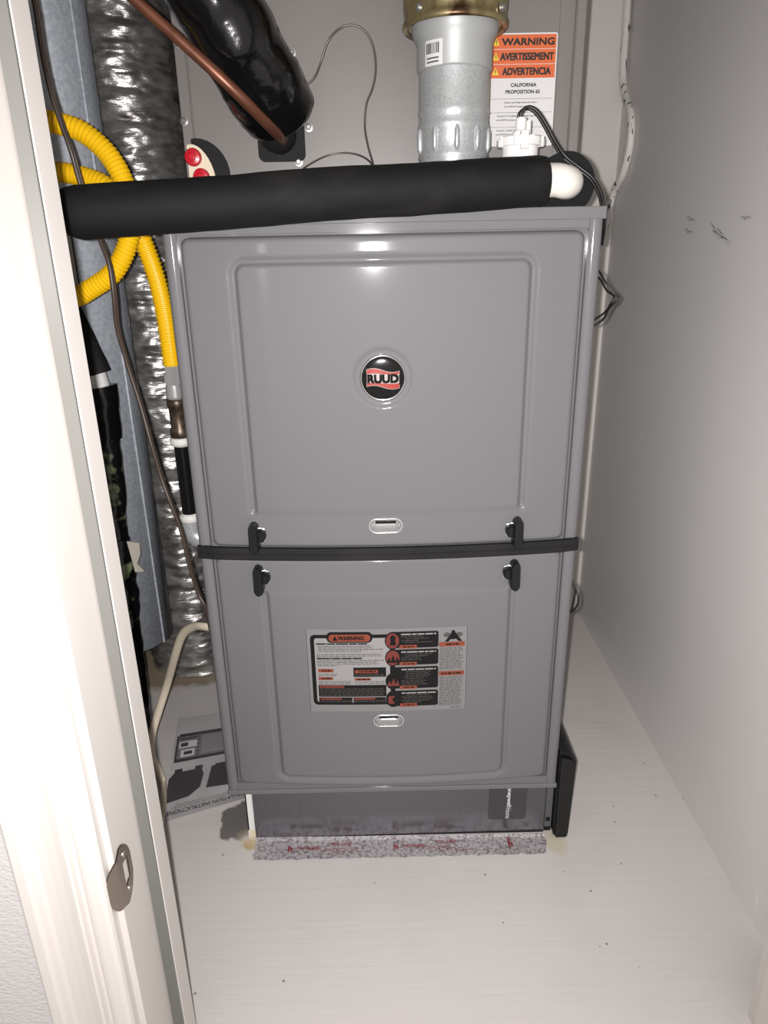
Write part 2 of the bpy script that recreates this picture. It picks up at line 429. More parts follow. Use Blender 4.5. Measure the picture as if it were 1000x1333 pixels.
for i in range(len(us)-1):
    for j in range(ny):
        u = (us[i]+us[i+1])/2; k = hw(u); v_ = -k+2*k*(j+.5)/ny
        if .0115 < u < .025 and abs(v_) < .0135: continue
        a = i*(ny+1)+j
        ff.append((N+a, N+a+1, N+a+ny+2, N+a+ny+1)); ff.append((a, a+ny+1, a+ny+2, a+1))
mb.add(vv, ff, 0, True)
sp = fixn(obj('strike_plate', mb, M_nickel, dr)); sp['label'] = 'satin nickel strike plate with curved lip'
for v_ in (-.024, .024):
    obj('screw', MB().lathe([(.003, 0), (.003, .0006), (.002, .001)], (XJL+.0017, YF+.002+.018*.86, zc+v_*.86), (1, 0, 0), 14), M_steel, sp)

# ------------------------------------------------------------------ furnace
ZF0, ZF1, HW = .108, .972, .2665
DX = .2455
fu = thing('furnace', 'grey gas furnace with two bowed doors and black seam strip in the closet', 'furnace', (0, .35, ZF0))
def ringprof():
    r = .008; pts = []
    for i in range(7):
        a = PI/2*i/6; pts.append((-HW+r-r*math.cos(a), r-r*math.sin(a)))
    return pts
# cabinet: side sheets with rounded front corners, front flanges, back, top, inner panel
mb = MB(); pr = [(-HW, .70)]+ringprof()+[(-DX-.0032, 0), (-DX-.0032, .008)]
for s in (1, -1):
    v = [(s*x, y, z) for z in (ZF0, ZF1) for x, y in pr]; n = len(pr)
    mb.add(v, [(i, i+1, n+i+1, n+i) for i in range(n-1)], 0, False)
    for k in range(1, 8): mb.s[-(n-1)+k] = True
mb.box(-DX-.0034, DX+.0034, .008, .012, ZF0, ZF1)
mb.box(-DX-.0034, DX+.0034, 0, .010, .9492, ZF1)
mb.box(-DX-.0034, DX+.0034, 0, .010, ZF0, .1292)
mb.box(-HW, HW, .695, .70, ZF0, ZF1)
mb.add([(-HW, .008, ZF1), (HW, .008, ZF1), (HW, .70, ZF1), (-HW, .70, ZF1)], [(0, 1, 2, 3)])
mb.add([(-HW, .008, ZF0), (HW, .008, ZF0), (HW, .70, ZF0), (-HW, .70, ZF0)], [(3, 2, 1, 0)])
fixn(obj('cabinet', mb, M_door, fu))
obj('top_lip', MB().box(-HW+.002, HW+.0015, -.0018, .012, .9585, ZF1+.0006, c=.0008), M_door, fu)
obj('bottom_lip', MB().box(-HW+.0005, HW-.0005, -.0030, .010, ZF0-.0005, .1155, c=.0012), M_door, fu)

ZS = .536                                        # seam height
def bow(x): return -(.0045+.0150*(1-(x/DX)**2))
def sdrr(x, z, cx, cz, hx, hz, r):
    dx, dz = abs(x-cx)-hx+r, abs(z-cz)-hz+r
    return math.hypot(max(dx, 0), max(dz, 0))+min(max(dx, dz), 0)-r
BADGE = (-.003, .777)
def door_y(x, z, z0, z1, kind):
    y = bow(x)
    e = -sdrr(x, z, 0, (z0+z1)/2, DX, (z1-z0)/2, .012 if True else 0)
    k = .007
    if e < k: y += (.0105)*(1-math.sqrt(max(0, 1-((k-max(e, 0))/k)**2)))
    if kind == 'up':
        sd = sdrr(x, z, 0, .917-.5, .1815, .5, .014); end = z-.598
    else:
        sd = sdrr(x, z, 0, .149+.5, .1755, .5, .014); end = .472-z
    if end > -.006:
        f = min(1, (end+.006)/.008)
        t = sd
        g = 0
        if -.0085 < t < .0085:
            g = .0048*math.cos(t/.0085*PI/2)**2 if t > 0 else .0048*math.cos(t/.0055*PI/2)**2*(1 if t > -.0055 else 0)
        if t < 0: g -= .0012*min(1, -t/.006)
        y += g*f
    if kind == 'up':
        d = math.hypot(x-BADGE[0], z-BADGE[1])
        if d < .0385: y += .0028*min(1, (.0385-d)/.005)
    return y
def in_obround(x, z, c, hx, hz): return math.hypot(max(0, abs(x-c[0])-(hx-hz)), z-c[1]) < hz
def make_door(name, z0, z1, kind, cup):
    mb = MB(); nu, nv = 250, int((z1-z0)/.002)
    def fn(u, v):
        # rounded outline: squeeze rows near the corners
        x = (u*2-1)*DX; z = z0+(z1-z0)*v; r = .012
        e = min(z-z0, z1-z)
        lim = DX
        if (kind == 'up' and z > z1-r) or (kind == 'low' and z < z0+r): lim = DX-(r-math.sqrt(max(0, r*r-(r-e)**2)))
        x = max(-lim, min(lim, x))
        return (x, door_y(x, z, z0, z1, kind), z)
    mb.grid(nu, nv, fn, keep=lambda u, v: not in_obround((u*2-1)*DX, z0+(z1-z0)*v, cup, .0195, .0082))
    o = obj(name, mb, M_door, fu)
    return o
CUP1, CUP2 = (-.003, .5765), (-.004, .2585)
up = make_door('upper_door', ZS+.0075, .9465, 'up', CUP1)
lo = make_door('lower_door', .1315, ZS-.0075, 'low', CUP2)

def oblong(hx, hz, n=10):
    p = []
    for i in range(n+1): a = -PI/2+PI*i/n; p.append((hx-hz+hz*math.cos(a), hz*math.sin(a)))
    for i in range(n+1): a = PI/2+PI*i/n; p.append((-hx+hz+hz*math.cos(a), hz*math.sin(a)))
    return p
def handle_cup(c, parent):
    mb = MB(); y0 = bow(c[0])
    rings = [(hx*1.1, hz*1.12, d) for hx, hz, d in [(.0215, .0102, .0006), (.0212, .0099, -.0012), (.0203, .0090, -.0018), (.0192, .0079, -.0008), (.0186, .0073, .003), (.0170, .0062, .008), (.0120, .0030, .0105)]]
    v = []; n = 22
    for hx, hz, d in rings:
        for a, b in oblong(hx, hz): v.append((c[0]+a, y0+d, c[1]+b))
    f = [(i*n+k, i*n+(k+1) % n, (i+1)*n+(k+1) % n, (i+1)*n+k) for i in range(len(rings)-1) for k in range(n)]
    mb.add(v, f, 0, True); mb.add(v[-n:], [list(range(n))])
    mb.box(c[0]-.014, c[0]+.014, y0+.0005, y0+.0035, c[1]+.0030, c[1]+.0062, mat=1)
    o = fixn(obj('handle_cup', mb, [M_cup, M_black], parent)); o['label'] = 'bright metal finger cup'
handle_cup(CUP1, up); handle_cup(CUP2, lo)

def latch(cx, cz, s, upper, parent):
    """black turn latch: capsule lever, hub on the inner side, steel washer"""
    mb = MB(); y0 = bow(cx)
    L = .021
    v = []; pf = oblong(L, .0072)
    lay = [(1.0, 0.0), (1.0, -.012), (.93, -.0155), (.75, -.0175)]
    for k, d in lay:
        for a, b in pf: v.append((cx+b*k*(1.0 if a*1 < 0 else .92), y0+d, cz+a*(.97+.03*k)))
    n = len(pf)
    mb.add(v, [(i*n+k, i*n+(k+1) % n, (i+1)*n+(k+1) % n, (i+1)*n+k) for i in range(3) for k in range(n)]+[[3*n+k for k in range(n)]], 0, False)
    hx = cx+s*.0075
    mb.lathe([(.0088, 0), (.0088, .009), (.0072, .0115)], (hx, y0, cz+.002), (0, -1, 0), 20, 0)
    mb.lathe([(.0108, -.001), (.0112, .0012), (.0098, .0018)], (hx+s*.0015, y0+.0005, cz+.001), (0, -1, 0), 24, 1)
    o = fixn(obj('latch', mb, [M_blackpl, M_chrome], parent)); o['label'] = 'black turn latch'
for x, s in ((-.1835, 1), (.1775, -1)):
    latch(x, .5625, s, True, up); latch(x+.001*s, .4985, s, False, lo)

# seam strip
mb = MB()
def strip_y(x):
    a = abs(x)
    if a > DX-.002: return -.0025-(.006)*max(0, (HW+.001-a)/(HW+.001-DX+.002))
    return bow(x)-.004
xs = [-HW-.0008, -HW+.004, -.256, -.250]+[-.243+.486*i/40 for i in range(41)]+[.250, .256, HW-.004, HW+.0008]
sec = [(.006, -.0088), (-.0008, -.0088), (-.0022, -.0072), (-.0022, -.0014), (-.0010, -.0004), (-.0010, .0004), (-.0022, .0014), (-.0022, .0074), (-.0008, .0090), (.006, .0090)]
v = [(x, strip_y(x)+d, ZS+h) for x in xs for d, h in sec]; n = len(sec)
mb.add(v, [(i*n+k, i*n+k+1, (i+1)*n+k+1, (i+1)*n+k) for i in range(len(xs)-1) for k in range(n-1)]+[list(range(n)), [(len(xs)-1)*n+k for k in range(n)]])
o = fixn(obj('seam_strip', mb, M_blackrub, fu)); o['label'] = 'black plastic strip between the two doors'

# badge
bx, bz = BADGE; by = bow(bx)-.0005
mb = MB()
mb.lathe([(.0292, -.004), (.0294, .001), (.0284, .0028), (.0268, .0020)], (bx, by, bz), (0, -1, 0), 48, 0, True, caps=False)
dome = [(.0270*math.cos(a), .0015+.0026*math.sin(a)) for a in [PI/2*i/8 for i in range(8)]]+[(.0004, .0041)]
mb.lathe(dome, (bx, by, bz), (0, -1, 0), 48, 1, True)
def bf(u, v, h): # on the dome
    r2 = min(1.0, (u*u+v*v)/.0270**2)
    return (bx+u, by-(.0015+.0026*math.sqrt(max(0, 1-r2)))-h, bz+v)
def wave(u, a, b): return a+b*math.sin(u/.021*PI*.9)
def wstrip(lo_, hi_, u0, u1, h, mt):
    n = 24; v = []
    for i in range(n+1):
        u = u0+(u1-u0)*i/n; v.append(bf(u, lo_(u), h)); v.append(bf(u, hi_(u), h))
    mb.add(v, [(2*i, 2*i+2, 2*i+3, 2*i+1) for i in range(n)], mt, True)
top = lambda u: .0098-.0026*math.sin(u/.0205*PI*.85); bot = lambda u: -.0108-.0026*math.sin(u/.0205*PI*.85)
wstrip(lambda u: bot(u)-.0006, lambda u: top(u)+.0006, -.0208, .0208, .00025, 2)
wstrip(bot, top, -.0203, .0203, .00040, 3)
wstrip(lambda u: -.0060-.0008*math.sin(u/.0205*PI*.85), lambda u: .0056-.0008*math.sin(u/.0205*PI*.85), -.0203, .0203, .00055, 2)
mb.text('RUUD', .0098, bf, 0, -.0003, .0008, 1, bold=.085, width=.0380)
o = obj('badge', mb, [M_chrome, mat('badge_black', rgb(6, 6, 7), .1), mat('badge_silver', rgb(158, 148, 146), .3, .2), mat('badge_red', rgb(150, 46, 38), .3)], up); o['label'] = 'round black badge with a red wave and silver rim'

# warning label on the lower door (local u 0..875, v 0..455 from its top left corner)
LX0, LX1, LZ1, LZ0 = -.1215, .1125, .4180, .2760
def lf(u, v, h):
    x = LX0+(LX1-LX0)*u/875; z = LZ1-(LZ1-LZ0)*v/455
    return (x, bow(x)+.0012-.0012-.0004-h-(-.0012 if False else 0)-.0008, z)
mb = MB(); h1, h2, h3, h4 = .0002, .0004, .0006, .0008
def RRR(u0, u1, v0, v1, r, h, mt): mb.rr(u0, u1, v1, v0, r, lf, h, mt, cols=14)
P_, K_, O_, DR_, G_, W_ = 0, 1, 2, 3, 4, 5
RRR(0, 875, 0, 455, 2, 0.0, K_); RRR(2, 873, 2, 453, 2, h1*.5, P_)
RRR(20, 470, 30, 415, 24, h1, K_); RRR(42, 458, 48, 398, 12, h2, W_)
RRR(110, 360, 15, 72, 26, h3, K_); RRR(122, 348, 28, 66, 18, h4, O_)
mb.flat([(142, 60), (172, 60), (157, 34)], lf, .0010, K_)
mb.text('WARNING', 20, lambda u, v, h: lf(u, -v, h), 243, -47, .0010, K_, bold=.06, width=140)
def dashes(u0, u1, v, hgt, mt, h=.0009, lo_=8, hi_=34, gap=5, fill=.95):
    u = u0
    while u < u1-4:
        e = min(u1, u+R.uniform(lo_, hi_)); mb.flat([(u, v+hgt), (e, v+hgt), (e, v), (u, v)], lf, h, mt); u = e+gap
dashes(52, 330, 74, 7, K_, lo_=40, hi_=80)
for i, (e, a) in enumerate(((350, 62), (360, 62), (420, 62), (300, 62))): dashes(a, e, 88+i*9, 3.5, G_)
for i, e in enumerate((400, 410, 300)): dashes(52, e, 132+i*9, 3.5, G_)
dashes(52, 300, 154, 6, K_, lo_=40, hi_=80)
for i, e in enumerate((420, 380, 400, 160)): dashes(52, e, 166+i*9, 3.5, G_)
RRR(55, 140, 213, 232, 2, h3, O_); RRR(55, 136, 258, 274, 2, h3, O_); dashes(75, 130, 219, 7, K_); dashes(75, 130, 262, 7, K_)
for i in range(2): dashes(55, 160, 240+i*8, 3, G_)
for i in range(3): dashes(55, 235, 280+i*8, 3, G_)
RRR(250, 430, 206, 258, 3, h3, K_); RRR(258, 385, 220, 236, 2, h4, O_); dashes(280, 375, 224, 7, K_, .0010)
for i in range(2): dashes(258, 420, 242+i*8, 3, G_)
RRR(255, 345, 264, 278, 2, h3, O_); dashes(270, 338, 268, 6, K_)
for i in range(2): dashes(255, 425, 284+i*9, 3, G_)
RRR(52, 430, 303, 368, 3, h3, K_); RRR(58, 195, 305, 318, 2, h4, DR_)
for i in range(5): dashes(60, 420, 322+i*9, 3, G_)
RRR(52, 425, 372, 402, 3, h3, K_); RRR(60, 180, 374, 385, 2, h4, DR_); RRR(250, 365, 374, 385, 2, h4, DR_)
RRR(238, 246, 372, 402, 1, h4, P_)
for i in range(2): dashes(60, 240, 388+i*7, 2.5, G_); dashes(250, 420, 388+i*7, 2.5, G_)
# right column of four black panels with red pictograms
RRR(452, 480, 30, 420, 3, h2, K_)
for (v0, v1, cv) in ((18, 104, 64), (112, 196, 156), (207, 326, 284), (338, 426, 384)):
    RRR(455, 718, v0, v1, 12, h3, K_)
    n = 28; mb.flat([(468+42*math.cos(2*PI*i/n), cv-46*math.sin(2*PI*i/n)) for i in range(n)], lf, h3+.0001, K_)
    RRR(505, 600, v1-16, v1+3, 2, h4+.0001, O_); dashes(525, 585, v1-10, 6, K_, .0012)
    dashes(515, 705, v0+10, 7, W_, .0009, 20, 60)
    for i in range(int((v1-v0-38)/10)): dashes(515+R.choice((0, 14, 24)), R.uniform(600, 700), v0+24+i*10, 3.2, G_)
def disc(cu, cv, ru, rv, mt, h=.0010, n=26): mb.flat([(cu+ru*math.cos(2*PI*i/n), cv-rv*math.sin(2*PI*i/n)) for i in range(n)], lf, h, mt)
disc(468, 64, 36, 40, DR_); disc(470, 52, 15, 17, K_, .0012); mb.flat([(458, 62), (482, 62), (486, 88), (452, 88)], lf, .0012, K_)
disc(468, 156, 37, 40, DR_)
for cu, cv in ((468, 284), (468, 156)):
    mt = DR_ if cv == 284 else K_
    for du, w_, hh in ((-22, 12, 30), (0, 14, 44), (22, 12, 34)):
        mb.flat([(cu+du-w_, cv+26), (cu+du+w_, cv+26), (cu+du+4, cv+26-hh)], lf, .0012 if mt == K_ else .0010, mt)
RRR(440, 478, 366, 410, 10, .0010, DR_); disc(476, 388, 13, 15, K_, .0012)
# far right column
disc(765, 42, 20, 12, G_, h2); disc(830, 42, 20, 12, G_, h2)
mb.flat([(752, 78), (772, 78), (800, 50), (828, 78), (848, 78), (806, 26), (794, 26)][::-1], lf, h3, K_); disc(798, 30, 11, 12, K_, h3+.0001); RRR(784, 812, 46, 66, 3, h3+.0001, K_)
RRR(722, 862, 80, 104, 2, h3, O_); dashes(760, 830, 88, 8, K_)
RRR(722, 862, 238, 262, 2, h3, O_); dashes(735, 850, 246, 8, K_)
for i in range(14): dashes(722+R.uniform(0, 8), 862-R.uniform(0, 24), 110+i*8.7, 3.2, G_)
for i in range(19): dashes(722+R.uniform(0, 8), 862-R.uniform(0, 24), 268+i*8.7, 3.2, G_)
dashes(790, 850, 440, 4, G_)
o = obj('warning_label', mb, [M_lpaper, M_black, M_dorange, M_dred, M_greyink, mat('pale_label_film', rgb(142, 140, 140), .42)], lo)
o['label'] = 'printed warning label with black panels and orange headings'

# ------------------------------------------------------------------ coil cabinet above the furnace
YC, CX0, CX1 = .18, -.270, .274
cc = thing('coil_cabinet', 'grey sheet metal coil cabinet above and behind the furnace top', 'cabinet', (0, .42, ZF1))
mb = MB().box(CX0, CX1, YC, .70, ZF1+.001, 1.62, c=.002)
fixn(obj('body', mb, M_coil, cc))
mb = MB().box(CX0+.016, CX1-.034, YC-.0022, YC+.001, ZF1+.004, 1.6, c=.0008)
fixn(obj('front_panel', mb, M_coil, cc))
mb = MB().box(CX1-.0145, CX1, YC-.007, YC+.001, ZF1+.004, 1.6, c=.002)
fixn(obj('corner_post', mb, M_coil, cc))
mb = MB().box(CX0, CX0+.0145, YC-.003, YC+.001, ZF1+.004, 1.6, c=.001)
fixn(obj('corner_post', mb, M_coil, cc))
def screw(p, ax, parent, r=.0045, mt=None):
    return obj('screw', MB().lathe([(r*1.25, 0), (r*1.25, r*.25), (r*.8, r*.3), (r*.8, r*.95), (r*.55, r*1.1)], p, ax, 6 if False else 12), mt or M_steel, parent)
for px, py in ((240, 158), (231, 57), (380, 69), (389, 211), (402, 166)):
    y = YC-.003 if px < 245 else YC-.0022
    screw(at(px, py, Y=y), (0, -1, 0), cc)
# rubber plate where the lines enter
c0 = at(366, 177, Y=YC-.003)
def pf(u, v, h): return (c0.x+u, YC-.0022-h, c0.z+v)
def rrpoly(hx, hz, r, n=6):
    p = []
    for cx, cz, a0 in ((hx-r, -hz+r, -PI/2), (hx-r, hz-r, 0), (-hx+r, hz-r, PI/2), (-hx+r, -hz+r, PI)):
        for i in range(n+1): a = a0+PI/2*i/n; p.append((cx+r*math.cos(a), cz+r*math.sin(a)))
    return p
o = fixn(obj('grommet_plate', MB().extrude(rrpoly(.0325, .032, .009), pf, -.001, .0025), M_blackrub, cc)); o['label'] = 'black rubber plate sealing the line opening'
# drain port with red plugs
c1 = at(268, 222, Y=YC-.003)
def pf2(u, v, h): return (c1.x+u, YC-.0022-h, c1.z+v)
arc = [(max(-.016, .044*math.cos(a)-.010), .048*math.sin(a)-.008) for a in [PI*i/16 for i in range(17)]]
o = fixn(obj('port_gasket', MB().extrude(arc[:-1]+[(-.016, -.05), (.036, -.05)], pf2, -.001, .004), M_blackrub, cc)); o['label'] = 'black foam gasket'
arc = [(max(-.0215, .024*math.cos(a)-.010-.006*math.sin(a)), .040*math.sin(a)-.008) for a in [PI*i/16 for i in range(17)]]
o = fixn(obj('port_plate', MB().extrude(arc+[(-.0215, -.05), (.018, -.05)], pf2, -.001, .009), M_cream, cc)); o['label'] = 'cream plastic drain port plate'
for px, py in ((252, 205), (263, 231)):
    p = at(px, py, Y=YC-.012); p.y = YC-.011
    o = obj('port_plug', MB().lathe([(.0115, -.002), (.0115, .006), (.010, .009), (.0055, .010), (.0055, .0135), (.003, .0145)], p, (0, -1, 0), 18, 0, False), M_red, cc); o['label'] = 'red plastic plug'
# warning sticker
sx0, sx1, sz0, sz1 = .1490, .2380, 1.0600, 1.1935
def sf(u, v, h): return (sx0+(sx1-sx0)*u/385, YC-.0024-h, sz1-(sz1-sz0)*v/665)
def sft(u, v, h): return sf(u, -v, h)
mb = MB()
mb.rr(0, 385, 665, 0, 14, sf, .0004, 0)
mb.rr(7, 378, 90, 9, 4, sf, .0006, 1); mb.rr(7, 378, 176, 93, 2, sf, .0006, 1); mb.rr(7, 378, 258, 179, 2, sf, .0006, 1)
for v, t, wd in ((50, 'WARNING', 300), (134, 'AVERTISSEMENT', 306), (219, 'ADVERTENCIA', 278)):
    mb.text(t, 40 if v > 60 else 38, sft, 213 if v > 60 else 216, -v, .0010, 2, bold=.055, width=wd)
    mb.flat([(14, v+20), (52, v+20), (33, v-24)], sf, .0008, 3); mb.flat([(31, v+6), (36, v+6), (36, v-10), (31, v-10)], sf, .0010, 2)
    mb.flat([(31, v+14), (36, v+14), (36, v+9), (31, v+9)], sf, .0010, 2)
mb.text('CALIFORNIA', 21, sft, 200, -298, .0010, 2, bold=.04, width=148); mb.text('PROPOSITION 65', 21, sft, 196, -338, .0010, 2, bold=.04, width=200)
for v in (378, 460, 548): mb.flat([(12, v+2), (373, v+2), (373, v), (12, v)], sf, .0008, 4)
mb.text('Cancer and Reproductive Harm -', 13, sft, 190, -402, .0010, 2, bold=.02, width=200); mb.text('www.P65Warnings.ca.gov', 12, sft, 160, -426, .0010, 2, bold=.02, width=140)
mb.text('Cancer et Troubles de l\'appareil reproducteur -', 13, sft, 190, -482, .0010, 2, bold=.02, width=280); mb.text('www.P65Warnings.ca.gov', 12, sft, 116, -506, .0010, 2, bold=.02, width=140)
mb.text('Cancer y Daño Reproductivo -', 13, sft, 150, -570, .0010, 2, bold=.02, width=200); mb.text('www.P65Warnings.ca.gov', 12, sft, 116, -594, .0010, 2, bold=.02, width=140)
o = obj('warning_sticker', mb, [M_paper, M_orange, M_ink, M_yelp, M_greyink], cc); o['label'] = 'white sticker with three orange warning bars'

# ------------------------------------------------------------------ vent pipe
vc = at(590, 190, Y=.105); VX, VY = vc.x, .105
vp = thing('vent_pipe', 'silver galvanised vent pipe with stained brass collar rising from the furnace', 'vent pipe', (VX, VY, ZF1))
zb = lambda y: at(590, y, Y=VY-.04).z
r0 = .0445
mb = MB().lathe([(r0-.0015, ZF1+.0005), (r0, zb(203)), (r0+.001, zb(200)), (r0, zb(197)), (r0-.0005, zb(166)), (r0+.0018, zb(161)), (r0+.0005, zb(156)), (r0, zb(150)), (r0, zb(146)), (r0+.0014, zb(141)), (r0+.0002, zb(137)), (r0, zb(86)), (r0, 1.60)],
                (VX, VY, 0), (0, 0, 1), 64, 0, True)
# vertical crimps at the foot
for a in (-2.9, -2.2, -1.57, -.95, -.3, .6, 1.6, 2.5):
    c_, s_ = math.cos(a), math.sin(a); px, py = VX+c_*(r0-.0005), VY+s_*(r0-.0005)
    mb.tube([(px, py, zb(196)), (px+c_*.001, py+s_*.001, zb(190)), (px+c_*.001, py+s_*.001, zb(170)), (px, py, zb(160))], [.0015, .0035, .0035, .0015], 8, 0)
obj('pipe', mb, M_galvv, vp)
o = obj('sleeve', MB().lathe([(r0+.0005, zb(85)), (r0+.0018, zb(84)), (r0+.0024, zb(81)), (r0+.0024, zb(48)), (r0+.007, zb(36)), (r0+.0095, zb(24)), (r0+.0095, 1.58)], (VX, VY, 0), (0, 0, 1), 64, 0, True), M_sleeve, vp); o['label'] = 'matt grey upper sleeve'
rc = .0635
mb = MB().lathe([(rc-.007, zb(29)+.004), (rc-.001, zb(28)), (rc+.001, zb(25)), (rc+.001, zb(19)), (rc-.001, zb(16)), (rc-.0012, zb(8)), (rc, zb(0)), (rc, zb(-6)), (rc-.001, 1.34), (rc-.001, 1.6)], (VX, VY, 0), (0, 0, 1), 64, 0, True)
o = obj('collar', mb, M_brass, vp); o['label'] = 'stained brass coloured collar'
for px in (543, 656):
    a = math.atan2(-1, (px-594)/48.0)
    ax = Vector((math.cos(a), math.sin(a), 0)); screw(Vector((VX, VY, zb(10)))+ax*rc, ax, vp, .004)
def cyl(ang, r, lift):
    def fn(u, v, h):
        t = ang+u/r; return (VX+math.cos(t)*(r+h+lift), VY+math.sin(t)*(r+h+lift), v)
    return fn
cf = cyl(-2.25, r0+.0024, .0004)
mb = MB(); mb.rr(-.012, .013, zb(84), zb(50), .001, cf, 0, 0)
for i in range(9): mb.rr(-.010+i*.0021, -.0092+i*.0021+R.uniform(0, .0008), zb(68), zb(54), 0, cf, .0002, 1, cols=1)
for i in range(2): mb.rr(-.009, .008, zb(75+i*5), zb(73+i*5), 0, cf, .0002, 2)
o = obj('barcode_sticker', mb, [M_paper, M_ink, M_greyink], vp); o['label'] = 'small white barcode sticker'
cf = cyl(-.28, r0, .0004)
mb = MB(); mb.rr(-.004, .004, zb(176), zb(96), .0005, cf, 0, 0)
for i in range(14): mb.rr(-.001, .0015, zb(168)-i*-.0048, zb(168)+.003+i*.0048, 0, cf, .0002, 1, cols=1)
o = obj('strip_sticker', mb, [M_cream, M_greyink], vp); o['label'] = 'narrow printed strip sticker'

# ------------------------------------------------------------------ suction line, copper line, sensor wires
e1 = at(372, 158, Y=.150)
pth = cr([at(205, -160, Y=.03), at(235, -90, Y=.04), at(275, -8, Y=.055), at(318, 70, Y=.085), at(346, 116, Y=.112), at(358, 136, Y=.130), at(365, 149, Y=.142)], .006)
rad = [.0495+.0012*math.sin(i*.55)+.002*nz3((i*.21, 0, 3), 1) for i in range(len(pth))]
for k, q in ((1, .043), (2, .0475), (3, .049)): rad[-k] = q
mb = MB().tube(pth, rad, 40, 0, True, True, jit=lambda q, i, t: .0022*nz3(q, 26)+.001*nz3(q, 60)+(.0012 if ((i*.14+t/(2*PI)) % 1) < .08 else 0))
sl = thing('suction_line', 'thick refrigerant line wrapped in glossy black tape entering the coil cabinet', 'pipe', tuple(e1))
obj('tape_wrap', mb, M_tape, sl)
mb = MB().tube(cr([at(352, 160, Y=.135), at(358, 172, Y=.155), at(364, 176, Y=.1765)], .004), [.03, .031, .030, .027, .024, .02, .018, .017][:len(cr([at(352, 160, Y=.135), at(358, 172, Y=.155), at(364, 176, Y=.1765)], .004))] if False else .024, 24, 0)
obj('line_stub', mb, M_blackrub, sl)
pth = cr([at(95, -75, Y=.0), at(176, 0, Y=.012), at(245, 62, Y=.018), at(300, 113, Y=.028), at(335, 148, Y=.052), at(358, 171, Y=.088), at(367, 180, Y=.125), at(370, 184, Y=.176)], .008)
tag(obj('copper_line', MB().tube(pth, .0066, 16), M_copper), 'thin bare copper refrigerant line crossing in front of the black wrapped line', 'pipe')
w1 = [(398, 112, .150), (410, 100, .150), (418, 80, .150), (428, 52, .145), (444, 36, .145), (462, 33, .145), (478, 44, .147), (487, 66, .15), (489, 92, .152), (485, 115, .153), (477, 136, .153), (475, 165, .154), (479, 190, .15), (486, 216, .14), (488, 240, .1)]
tag(obj('sensor_wire', MB().tube(cr(pxpath(w1, .15), .004), .0013, 8), M_thin), 'thin grey wire looping up from the black wrapped line over the cabinet panel', 'wire', 'sensor wires')
w2 = [(375, 240, .1), (392, 222, .14), (408, 211, .15), (428, 202, .155), (450, 199, .155), (470, 203, .15), (484, 214, .13), (490, 236, .09)]
tag(obj('sensor_wire', MB().tube(cr(pxpath(w2, .15), .004), .0012, 8), M_thin), 'thin grey wire arching low just above the black foam pipe', 'wire', 'sensor wires')

# ------------------------------------------------------------------ foam covered drain pipe
RA = at(708, 239, Y=-.004); RA.z += .003
LA = at(118, 276, Y=-.072)
fp = thing('drain_pipe', 'black foam insulated drain pipe with white end lying across the furnace top', 'pipe', tuple((RA+LA)/2-Vector((0, 0, .028))))
d = (RA-LA).normalized(); mid = (LA+RA)/2+Vector((0, -.002, .0015))
lend = LA-d*.031+Vector((0, .012, -.004))
pth = cr([lend, LA-d*.018+Vector((0, .004, -.001)), LA, LA*.7+RA*.3, mid, LA*.3+RA*.7, RA], .006)
rad = [.0278+.0006*nz3((i*.11, 5, 2), 1) for i in range(len(pth))]
for k, q in ((0, .0165), (1, .0215), (2, .0250), (3, .0268)): rad[k] = q
for k, q in ((1, .0262), (2, .0272)): rad[-k] = q
obj('foam_sleeve', MB().tube(pth, rad, 36, 0, True, True, jit=lambda q, i, t: .0005*nz3(q, 40)), M_foam, fp)
el = RA+Vector((.022, .006, -.0005))
ep = cr([RA-d*.02, RA+d*.012, RA+Vector((.024, .004, -.001)), RA+Vector((.033, .020, -.001)), RA+Vector((.034, .05, -.001)), RA+Vector((.034, .10, 0)), RA+Vector((.034, .17, 0.002))], .003)
o = obj('pvc_elbow', MB().tube(ep, [.0185 if i < 26 else .016 for i in range(len(ep))], 28, 0), M_pvc, fp); o['label'] = 'white plastic pipe elbow'
ep2 = [RA+Vector((.032, .026, -.002)), RA+Vector((.032, .034, -.002)), RA+Vector((.034, .06, -.002)), RA+Vector((.034, .12, 0)), RA+Vector((.034, .168, .002))]
o = obj('foam_elbow', MB().tube(cr(ep2, .006), .036, 32, 0, True, True, jit=lambda q, i, t: .0012*nz3(q, 30)), M_foam, fp); o['label'] = 'black foam collar behind the elbow'
# float switch
fs = at(677, 196, Y=.035)
ft = thing('float_switch', 'small white plastic overflow switch with wing cap standing behind the foam pipe', 'switch', (fs.x, .035, ZF1))
sz = lambda y: at(677, y, Y=.025).z
mb = MB().lathe([(.0215, ZF1+.001), (.0215, sz(189)), (.0195, sz(188))], (fs.x, .035, 0), (0, 0, 1), 28)
obj('body', mb, M_white, ft)
mb = MB().lathe([(.0255, sz(190)), (.0262, sz(188)), (.0262, sz(179)), (.0245, sz(177)), (.014, sz(176))], (fs.x, .035, 0), (0, 0, 1), 28)
for a in range(8):
    t = a*PI/4+.39; c_, s_ = math.cos(t), math.sin(t)
    mb.tube([(fs.x+c_*.026, .035+s_*.026, sz(190)), (fs.x+c_*.026, .035+s_*.026, sz(178))], .0022, 8)
mb.box(fs.x-.0275, fs.x-.018, .026, .044, sz(191), sz(180), c=.001); mb.box(fs.x+.018, fs.x+.0275, .026, .044, sz(191), sz(180), c=.001)
mb.box(fs.x-.0045, fs.x+.0045, .006, .016, sz(196), sz(172), c=.001)
obj('wing_cap', mb, M_white, ft)
mb = MB().lathe([(.0095, sz(178)), (.0095, sz(171)), (.0078, sz(168)), (.0062, sz(167)), (.0062, sz(153)), (.0052, sz(151))], (fs.x, .035, 0), (0, 0, 1), 20)
